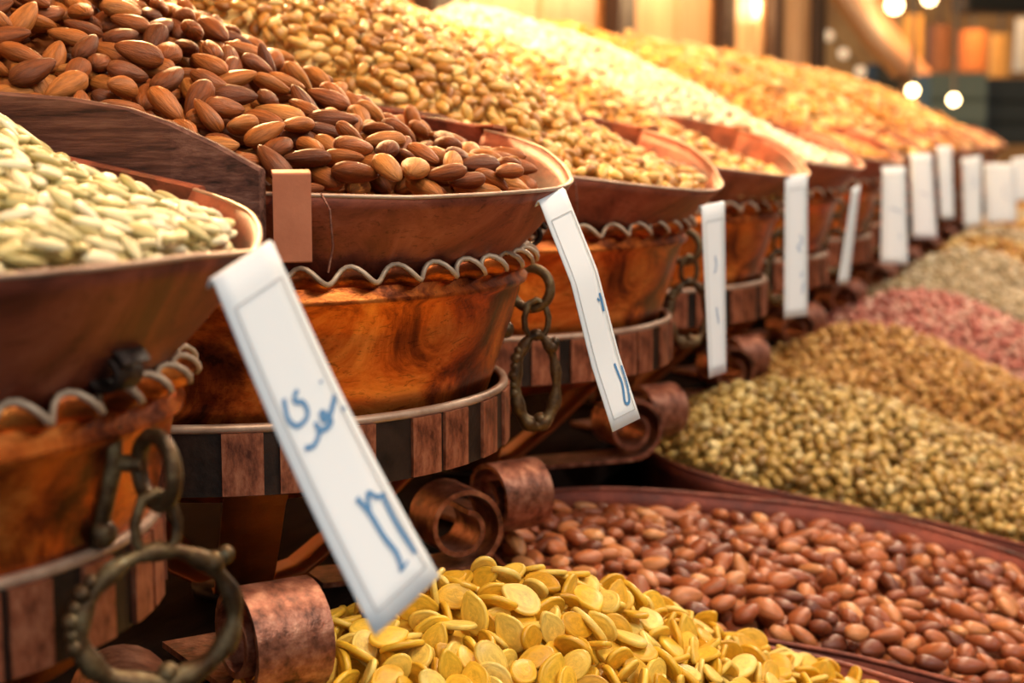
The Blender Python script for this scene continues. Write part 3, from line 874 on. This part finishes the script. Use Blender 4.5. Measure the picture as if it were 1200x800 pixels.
def finish_heap(heap, Mw, kind, mat, label, cat, group, tmpl, n_single, stuff_name, stuff_label, tmpl_low=None, core_mat=None, blockers=(), core_drop=0.004):
    items = heap.items
    n = len(items)
    Mn = np.array(Mw)
    loc = np.array([[it[0], it[1], it[2]] for it in items])
    Pw = loc @ Mn[:3, :3].T + Mn[:3, 3]
    px, py, d = to_view(Pw)
    own = heap.top_cells()
    vis = (px > -12) & (px < 1212) & (py > -12) & (py < 812) & (own > 0)
    for bl in blockers:                     # heaps standing between this heap and the eye
        vis &= ~bl(Pw)
    score = np.where(vis, own / d ** 2, 0)
    order = np.argsort(-score)
    singles = [k for k in order[:n_single] if score[k] > 0] if n_single else []
    sset = set(singles)
    v, f, uv = tmpl
    me = None
    RM = Mn[:3, :3]
    for k in singles:
        x, y, z, R, sc = items[k]
        if me is None:
            me = mesh(kind, v, f, mat, True); add_uv(me, uv)
        o = bpy.data.objects.new(kind, me)
        o.matrix_world = Matrix.Translation(Pw[k]) @ Matrix(((RM @ R) * sc).tolist()).to_4x4()
        o['label'] = label; o['category'] = cat; o['group'] = group
        COL.objects.link(o)
    # the rest, and the body of the heap under them, as one object
    v, f, uv = tmpl_low or tmpl
    rest = [k for k in range(n) if k not in sset]
    nv = len(v)
    VV = [np.empty((0, 3))]; 
    for k in rest:
        x, y, z, R, sc = items[k]
        VV.append((v * sc) @ (RM @ R).T + Pw[k])
    fl = [list(q) for q in f]
    FF = []
    for b in range(len(rest)):
        o_ = b * nv
        FF.extend([[i + o_ for i in q] for q in fl])
    V = np.concatenate(VV)
    UVs = np.tile(uv, (len(rest), 1)) if rest else np.empty((0, 2))
    # core surface
    st = max(1, int(0.006 / heap.c))
    ii = np.arange(0, heap.nx, st); jj = np.arange(0, heap.ny, st)
    g = -np.ones((len(ii), len(jj)), int)
    base = len(V); cv = []
    for a, i in enumerate(ii):
        for b, j in enumerate(jj):
            if heap.ok[i, j]:
                g[a, b] = base + len(cv)
                cv.append((heap.X[i, j], heap.Y[i, j], heap.H0[i, j] - core_drop * 0))
    cv = np.array(cv) @ RM.T + Mn[:3, 3]
    V = np.concatenate([V, cv]); UVs = np.concatenate([UVs, np.zeros((len(cv), 2))])
    for a in range(len(ii) - 1):
        for b in range(len(jj) - 1):
            q = (g[a, b], g[a + 1, b], g[a + 1, b + 1], g[a, b + 1])
            if min(q) >= 0:
                FF.append(q)
    me2 = bpy.data.meshes.new(stuff_name)
    me2.from_pydata(V.tolist(), [], FF)
    me2.polygons.foreach_set('use_smooth', [True] * len(me2.polygons))
    me2.materials.append(mat)
    add_uv(me2, UVs)
    o = obj(stuff_name, me2)
    tag(o, stuff_label, 'nuts' if 'seed' not in kind else 'seeds')
    o['kind'] = 'stuff'
    return n

# ---- heaps in the hoppers
def upper_top(s, lift=0.0, back=0.0):
    i = s['i']
    def fn(X, Y):
        zc = np.interp(X, [-0.24, -0.2, -0.1, 0.0, 0.05, 0.10, 0.15, 0.17], [0.118, 0.108, 0.077, 0.032, 0.006, -0.014, -0.028, -0.031])
        zc = zc + back * np.clip((0.1 - X) / 0.2, 0, 1.2)
        c = np.interp(X, [0.05, 0.14], [0.030, 0.006])
        return zc - c * (Y / 0.13) ** 2 + lift + s.get('hz', 0) - s.get('tipdrop', 0) * np.clip((X - 0.02) / 0.12, 0, 1)
    return fn
def upper_in(s, pad=0.0):
    ext = s.get('ext', 0.0)
    def fn(X, Y):
        ex = (X - 0.030) / (0.131 + ext - pad); ey = Y / (0.131 - pad)
        return np.where(X > 0.030, ex * ex + ey * ey < 1, np.abs(Y) < 0.1325 - min(pad, 0.0015)) & (X > -0.236)
    return fn
def pot_matrix(i):
    x, y = pos[i]
    return Matrix.Translation((x, y, EYE)) @ Matrix.Rotation(ANG, 4, 'Z')
def blocker(i, top, inside):
    """true for points whose line of sight to the eye passes under the surface of heap i"""
    Mi = np.array(pot_matrix(i).inverted())
    def fn(P):
        out = np.zeros(len(P), bool)
        E = np.array([0, 0, EYE])
        for f in np.linspace(0.3, 0.985, 60):
            q = E + (P - E) * f
            l = q @ Mi[:3, :3].T + Mi[:3, 3]
            out |= inside(l[:, 0], l[:, 1]) & (l[:, 2] < top(l[:, 0], l[:, 1]) - 0.004)
        return out
    return fn
T_ALMOND = ellipsoid_nut(0.0205, 0.0116, 0.0080, 14, 10, 0.30, 0.95)
T_SEED = ellipsoid_nut(0.0128, 0.0058, 0.0032, 10, 8, 0.22, 0.9)
T_GOLD = ellipsoid_nut(0.0120, 0.0070, 0.0060, 10, 7, 0.12, 1.0, 0.25)
T_GOLD_LOW = ellipsoid_nut(0.0120, 0.0070, 0.0060, 7, 5, 0.12)
T_DISC = disc_seed(0.0168, 0.0118, 0.0030, 18)
T_PIST = ellipsoid_nut(0.0116, 0.0082, 0.0072, 9, 6, 0.12, 1.0, 0.2)
T_PIST_LOW = ellipsoid_nut(0.0116, 0.0082, 0.0072, 7, 5, 0.12)
T_DARK = ellipsoid_nut(0.0195, 0.0122, 0.0086, 12, 8, 0.24, 0.95)

import time
_t0 = time.time()
UP = {
 # pot: (kind, material, dims, template, low template, singles, count, cell, lift, back, label, category)
 1: ('pumpkin_seed', 'green_seed', (0.0128, 0.0058, 0.0032), T_SEED, None, 300, 4200, 0.0010, 0.001, 0.0, 'pale green pumpkin seed in the nearest hopper at the left edge', 'seed', 'pale green pumpkin seeds in the nearest hopper'),
 2: ('almond', 'almond', (0.0205, 0.0116, 0.0080), T_ALMOND, None, 300, 2200, 0.0014, 0.002, 0.0, 'brown whole almond heaped behind the weathered board and curved copper lip', 'almond', 'brown almonds in the second hopper'),
 3: ('golden_nut', 'gold_nut', (0.0120, 0.0070, 0.0060), T_GOLD, T_GOLD_LOW, 300, 3400, 0.0014, 0.004, 0.020, 'golden oval nut in the hopper right behind the almonds', 'nut', 'golden nuts behind the almonds'),
 4: ('pale_gold_nut', 'gold_nut', (0.0120, 0.0070, 0.0060), T_GOLD_LOW, T_GOLD_LOW, 200, 3200, 0.0015, -0.004, 0.0, 'pale gold nut in the fourth hopper, below its brown back wall', 'nut', 'pale gold nuts in the fourth hopper'),
 5: ('cream_nut', 'white_nut', (0.0120, 0.0070, 0.0060), T_GOLD_LOW, T_GOLD_LOW, 200, 3200, 0.0015, 0.004, 0.0, 'cream white nut in the glaring heap under the lamp', 'nut', 'cream nuts in the fifth hopper'),
 6: ('orange_nut', 'orange_nut', (0.0120, 0.0070, 0.0060), T_GOLD_LOW, T_GOLD_LOW, 150, 3000, 0.0016, 0.004, 0.0, 'orange nut in the heap behind the white one', 'nut', 'orange nuts in the sixth hopper'),
}
blk = []
for i in range(1, 13):
    s = POTS[i - 1]
    if i in UP:
        kind, mt, dims, tm, low, ns, cnt, cell, lift, back, lab, cat, grp = UP[i]
    else:
        kind, mt, dims, tm, low, ns, cnt, cell, lift, back, lab, cat, grp = ('nut', ['gold_nut', 'gold_nut', 'orange_nut', 'gold_nut', 'orange_nut', 'gold_nut'][i - 7], (0.019, 0.012, 0.010), T_GOLD_LOW, T_GOLD_LOW, 0, 900, 0.0025, 0.004, 0.0, '', '', '')
        low = ellipsoid_nut(0.019, 0.012, 0.010, 6, 5, 0.1)
    top = upper_top(s, lift, back); ins = upper_in(s, 0.0)
    hp = Heap(-0.25, 0.19, -0.15, 0.15, cell, top, upper_in(s, dims[1] * 0.42 + (0.003 if i == 1 else 0.006)), dims[2] * 1.9)
    hp.pour(dims, cnt, RNG, 5 if i < 4 else 3, 0.38 if i != 1 else 0.28)
    n = finish_heap(hp, pot_matrix(i), kind, M[mt], lab, cat, grp, tm, ns, 'seed_heap' if i == 1 else 'nut_heap',
                    f'heap of {FILL[i-1]} filling its hopper', low, blockers=[b for b in blk[-2:]])
    blk.append(blocker(i, top, ins))
    print('heap', i, n, round(time.time() - _t0, 1))

# ------------------------------------------------------------------ lower trays on the sloping table
OUT = [(-0.335, -0.075), (-0.322, -0.125), (-0.285, -0.160), (-0.235, -0.160), (-0.171, -0.136), (-0.12, -0.114), (-0.063, -0.102), (0.0, -0.09), (0.035, -0.05), (0.045, 0.01),
       (0.038, 0.09), (0.0, 0.150), (-0.051, 0.183), (-0.129, 0.185), (-0.18, 0.160), (-0.23, 0.122), (-0.285, 0.072), (-0.322, 0.022), (-0.338, -0.025)]
N0, Z0 = -0.33, -0.228
CT = math.cos(TILT)
def smooth_outline(pts, k=5):
    n = len(pts); out = []
    for i in range(n):
        p0, p1, p2, p3 = [np.array(pts[(i + q) % n]) for q in (-1, 0, 1, 2)]
        for q in range(k):
            f = q / k
            out.append(0.5 * (2 * p1 + (p2 - p0) * f + (2 * p0 - 5 * p1 + 4 * p2 - p3) * f * f + (3 * p1 - p0 - 3 * p2 + p3) * f ** 3))
    return np.array(out)
TRAY = smooth_outline([((a - N0) / CT, b) for a, b in OUT])
CEN = TRAY.mean(0)
def inside_poly(X, Y, poly):
    r = np.zeros(X.shape, bool)
    n = len(poly)
    for i in range(n):
        (x1, y1), (x2, y2) = poly[i], poly[(i + 1) % n]
        if y1 == y2:
            continue
        c = ((y1 > Y) != (y2 > Y)) & (X < (x2 - x1) * (Y - y1) / (y2 - y1) + x1)
        r ^= c
    return r
def edge_dist(X, Y, poly):
    d = np.full(X.shape, 9.0)
    n = len(poly)
    for i in range(n):
        a = poly[i]; b = poly[(i + 1) % n]
        e = b - a; l2 = e.dot(e)
        t = np.clip(((X - a[0]) * e[0] + (Y - a[1]) * e[1]) / l2, 0, 1)
        d = np.minimum(d, np.hypot(X - a[0] - t * e[0], Y - a[1] - t * e[1]))
    return d
TD = 0.075
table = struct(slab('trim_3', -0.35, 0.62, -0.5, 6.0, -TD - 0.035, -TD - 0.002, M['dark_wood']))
def tray_matrix(U0):
    p = N0 * NV + U0 * UV
    return Matrix.Translation((p[0], p[1], EYE + Z0)) @ Matrix.Rotation(ANG, 4, 'Z') @ Matrix.Rotation(TILT, 4, 'Y')
table.matrix_world = tray_matrix(0)
def make_tray(label, U0):
    t = thing('copper_tray', label, 'tray', (0, 0, 0), 0, 'lower row of copper trays')
    t.matrix_world = tray_matrix(U0)
    m = MB()
    rows = []
    for f, z in ((1.0, 0.0), (0.985, -0.012), (0.95, -0.035), (0.90, -TD + 0.004), (0.885, -TD)):
        rows.append([(CEN[0] + (p[0] - CEN[0]) * f, CEN[1] + (p[1] - CEN[1]) * f, z) for p in TRAY])
    m.grid(rows, close_u=True, flip=True)
    m.cap(rows[-1], True)
    b = m.build('tray_body', M['tray'], t, True, solid=0.002)
    m = MB(); m.tube(rows[0], 0.0016, 6, True)
    m.build('rolled_rim', M['hopper'], t)
    return t
TRAYS = [
 # label fill, kind, material, dims, template, low, singles, count, cell, edge z, mound, centre x, sigma
 ('yellow seeds', 'yellow_seed', 'yellow_seed', (0.0160, 0.0120, 0.0028), T_DISC, None, 300, 4000, 0.0012, -0.013, 0.064, (0.075, 0.015), 'flat yellow pumpkin seed in the heap at the bottom of the photo', 'seed', 'yellow seeds in the front tray'),
 ('dark reddish almonds', 'reddish_almond', 'dark_almond', (0.0195, 0.0122, 0.0086), T_DARK, None, 300, 2200, 0.0014, -0.014, 0.006, (0.15, 0.0), 'reddish brown almond in the lower copper tray', 'almond', 'reddish almonds in the lower tray'),  # same almonds as in the second hopper, under a separate name
 ('olive gold pistachios', 'pistachio', 'olive_nut', (0.0116, 0.0082, 0.0072), T_PIST, T_PIST_LOW, 300, 4200, 0.0013, -0.004, 0.045, (0.08, 0.03), 'small olive gold nut in the mound beyond the reddish almonds', 'nut', 'olive gold nuts in the third lower tray'),
 ('amber nuts', 'amber_nut', 'peanut', (0.0120, 0.0070, 0.0060), T_GOLD_LOW, T_GOLD_LOW, 200, 3200, 0.0015, -0.004, 0.062, (0.08, 0.02), 'amber brown nut in the mound beyond the olive gold nuts', 'nut', 'amber nuts in the fourth lower tray'),
 ('pink nuts', 'pink_nut', 'pink_nut', (0.0120, 0.0070, 0.0060), T_GOLD_LOW, T_GOLD_LOW, 200, 3200, 0.0015, -0.004, 0.070, (0.10, 0.02), 'pink nut in the rosy mound of the lower row', 'nut', 'pink nuts in the fifth lower tray'),
 ('beige nuts', 'beige_nut', 'beige_nut', (0.0120, 0.0070, 0.0060), T_GOLD_LOW, T_GOLD_LOW, 150, 3000, 0.0016, -0.004, 0.070, (0.10, 0.02), 'pale beige nut in the mound beyond the pink nuts', 'nut', 'beige nuts in the sixth lower tray'),
]
U_FIRST = 0.628
FARFILL = ['pale straw nuts', 'gold nuts under the row of tags', 'light brown nuts', 'dull gold nuts', 'straw nuts at the far end', 'brown nuts at the far end', 'gold nuts at the far end', 'last straw nuts']
for k in range(12):
    U0 = U_FIRST + 0.3165 * k
    if k < len(TRAYS):
        fill, kind, mt, dims, tm, low, ns, cnt, cell, ez, mound, (mx_, my_), lab, cat, grp = TRAYS[k]
    else:
        fill = FARFILL[k - 6]
        kind, mt, dims, tm, low, ns, cnt, cell, ez, mound, (mx_, my_), lab, cat, grp = ('nut', ['beige_nut', 'gold_nut', 'beige_nut', 'gold_nut'][k % 4], (0.019, 0.012, 0.010), T_GOLD_LOW, None, 0, 900, 0.0025, -0.004, 0.07, (0.1, 0.02), '', '', '')
        tm = ellipsoid_nut(0.019, 0.012, 0.010, 6, 5, 0.1)
    make_tray(f'red brown copper tray of the lower row holding {fill}', U0)
    pad = TRAY
    def top(X, Y, ez=ez, mound=mound, mx_=mx_, my_=my_, k=k):
        ed = edge_dist(X, Y, TRAY)
        if k == 1:
            return ez + 0.010 * (1 - np.exp(-ed / 0.04)) + 0.010 * np.clip(-(Y - 0.0) / 0.12, -0.3, 1)
        g = np.exp(-((X - mx_) ** 2 / (2 * (0.078 if k == 0 else 0.16) ** 2) + (Y - my_) ** 2 / (2 * 0.10 ** 2)))
        return np.minimum(ez + (0.014 if k == 0 else 0.0) + 0.75 * ed, ez + 0.004 + mound * g + 0.06 * 0)
    def ins(X, Y):
        return inside_poly(X, Y, TRAY) & (edge_dist(X, Y, TRAY) > dims[1] * 0.5)
    hp = Heap(-0.02, 0.42, -0.20, 0.22, cell, top, ins, min(dims[2] * 1.9, 0.016))
    hp.pour(dims, cnt, RNG, 5 if k < 3 else 3, 0.85 if k == 0 else 0.38, 0.22 if k == 0 else 0.10)
    n = finish_heap(hp, tray_matrix(U0), kind, M[mt], lab, cat, grp, tm, ns, 'seed_heap' if k == 0 else 'nut_heap', f'heap of {fill} in its lower copper tray', low)
    print('tray', k, n, round(time.time() - _t0, 1))

# ------------------------------------------------------------------ far end of the lane

def pt(px, py, d):
    """point at a distance d down the lane, from its bearing and rise (taken from image pixel coordinates)"""
    return Vector(((px - 600) / FOC * d, d, EYE + d * math.tan(math.atan((400 - py) / FOC) - math.atan(250 / 1900))))
M['awning'] = patina('orange_awning_cloth', [(0.3, (0.42, 0.13, 0.02)), (0.7, (0.62, 0.24, 0.05))], 0.0, 0.7, (1, 1, 1), 3, 0.1, False)
M['ochre'] = plain('ochre_cloth', (0.50, 0.26, 0.06), 0.7)
M['brown'] = plain('brown_cloth', (0.26, 0.10, 0.04), 0.7)
M['rust'] = plain('rust_cloth', (0.46, 0.15, 0.04), 0.7)
M['grey_green'] = plain('grey_green_crate', (0.10, 0.13, 0.10), 0.7)
M['grey_panel'] = plain('grey_panel', (0.34, 0.33, 0.32), 0.6)

# cloth awning of the next stall, sloping down the lane
def slab_between(name, a, b, width, thick, mat, parent=None):
    a, b = Vector(a), Vector(b)
    d = (b - a).normalized()
    w = Vector((UV[0], UV[1], 0)) * width
    nrm = d.cross(w).normalized() * thick
    m = MB()
    ro = [[p, p + w, p + w + nrm, p + nrm] for p in (a, a.lerp(b, 0.35) - nrm * 0.6, a.lerp(b, 0.7) - nrm * 0.6, b)]
    m.grid(ro, close_u=True); m.cap(ro[0], True); m.cap(ro[-1])
    return m.build(name, mat, parent, False)
aw = slab_between('awning', pt(930, -60, 6.6), pt(1042, 92, 6.6), 1.6, 0.03, M['awning'])
tag(aw, 'orange cloth awning sloping down beyond the dark posts', 'awning')
# string of small bulbs under the awning edge
sb = thing('bulb_string', 'short string of small bulbs hanging below the orange awning', 'light string', pt(965, 38, 6.3))
o3 = sb.matrix_world.translation.copy()
spots = [pt(*q) for q in ((945, -36, 6.62), (950, 18, 6.3), (965, 38, 6.3), (983, 59, 6.3), (1003, 80, 6.3), (1018, 96, 6.3))]
m = MB(); m.tube([q - o3 for q in spots], 0.004, 5); m.build('cord', M['cord'], sb)
for q in spots[2:5]:
    m = MB(); m.ball(q - o3 - Vector((0, 0, 0.012)), 0.02, 10, 8); m.build('small_bulb', M['small_bulb'], sb)
# bare lamps of the far stalls, then three glows added for a reflection and highlights
for q, lb in (((1040, 6, 7.5), 'bright bare lamp hanging over the far stalls'), ((1080, -2, 9.5), 'dimmer lamp at the top edge, right of the bright one'), ((876, 2, 4.6), 'glowing ball in place of a reflection at the top edge between the dark posts'),
              ((1064, 106, 3.35), 'left glowing ball added for a highlight on the last heap of the row'), ((1112, 117, 3.4), 'right glowing ball added for a highlight on the last heap of the row')):
    p = pt(*q)
    t = thing('hanging_lamp', lb, 'lamp', p)
    rb = 0.036 if q[2] > 4 else 0.012
    m = MB(); m.ball((0, 0, 0), rb, 12, 8); m.build('bulb', M['bulb'], t)
    m = MB(); m.tube([(0, 0, rb * 0.97), (0, 0, 0.09)], rb * 0.45, 8); m.build('socket', M['cord'], t)
    m = MB(); m.tube([(0, 0, 0.09), (0, 0, 0.9)], 0.004, 5); m.build('cord', M['cord'], t)
    lamp('bulb_light', p + Vector((0, -0.12, -0.02)), 4.0 if q[2] > 4 else 1.2, WARM, 0.05)
for q in ((1090, -60, 9.0), (1150, -40, 8.0)):
    lamp('far_stall_light', pt(*q), 40.0, WARM, 0.08)
# hanging goods and dark boxes standing in for shaded openings at the far end
def hanging(name, label, cat, px0, px1, py0, py1, d, thick, mat):
    a, b = pt(px0, py1, d), pt(px1, py0, d)
    t = thing(name, label, cat, Vector(((a.x + b.x) / 2, d, a.z)))
    w, h = (b.x - a.x), b.z - a.z
    m = MB()
    n = 12
    rows = []
    for k in range(7):
        f = k / 6
        sw = 0.5 - 0.06 * f
        row = []
        for j in range(n):
            a_ = 2 * PI * j / n
            row.append((w * sw * math.copysign(abs(math.cos(a_)) ** 0.5, math.cos(a_)), thick * (0.5 + 0.1 * math.sin(3 * a_)) * math.sin(a_), h * f))
        rows.append(row)
    m.grid(rows, close_u=True); m.cap(rows[0], True); m.cap(rows[-1])
    m.build('body', mat, t)
    m = MB(); m.tube([(0, 0, h), (0, 0, h + 0.25)], 0.008, 6); m.build('hook', M['cord'], t)
    return t
hanging('hanging_cloth', 'ochre cloth bundle hanging left of the dark opening', 'cloth', 1040, 1075, 18, 70, 8.5, 0.12, M['ochre'])
hanging('hanging_cloth', 'brown cloth bundle hanging in the middle of the far stalls', 'cloth', 1078, 1108, 30, 84, 8.8, 0.12, M['brown'])
hanging('hanging_cloth', 'rust orange cloth bundle hanging at the right of the far stalls', 'cloth', 1112, 1150, 36, 84, 8.3, 0.12, M['rust'])
hanging('hanging_cloth', 'ochre cloth strip hanging under the dark corner', 'cloth', 1152, 1176, 40, 90, 9.0, 0.12, M['ochre'])
hanging('hanging_cloth', 'grey cloth hanging at the right edge of the far stalls', 'cloth', 1180, 1215, 22, 84, 9.2, 0.12, M['grey_panel'])
def crate(label, px0, px1, py0, py1, d, dep, mat):
    a, b = pt(px0, py1, d), pt(px1, py0, d)
    t = thing('crate', label, 'crate', Vector(((a.x + b.x) / 2, d, a.z)))
    w, h = b.x - a.x, b.z - a.z
    m = MB(); m.box(-w / 2, w / 2, 0.02, dep, 0, h); m.build('box', mat, t, False)
    for k in range(3):
        m = MB(); m.box(-w / 2, w / 2, 0, 0.018, h * (0.04 + 0.32 * k), h * (0.30 + 0.32 * k)); m.build('slat', mat, t, False)
    return t
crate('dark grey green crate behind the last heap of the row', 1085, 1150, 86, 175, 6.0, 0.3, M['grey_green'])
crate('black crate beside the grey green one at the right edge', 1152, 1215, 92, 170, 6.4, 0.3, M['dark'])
crate('dark box in place of a shaded opening under the awning end', 1022, 1052, 74, 150, 8.9, 0.3, M['dark'])
crate('black box in place of a dark doorway high in the top right corner', 1125, 1215, -60, 12, 7.4, 0.3, M['dark'])
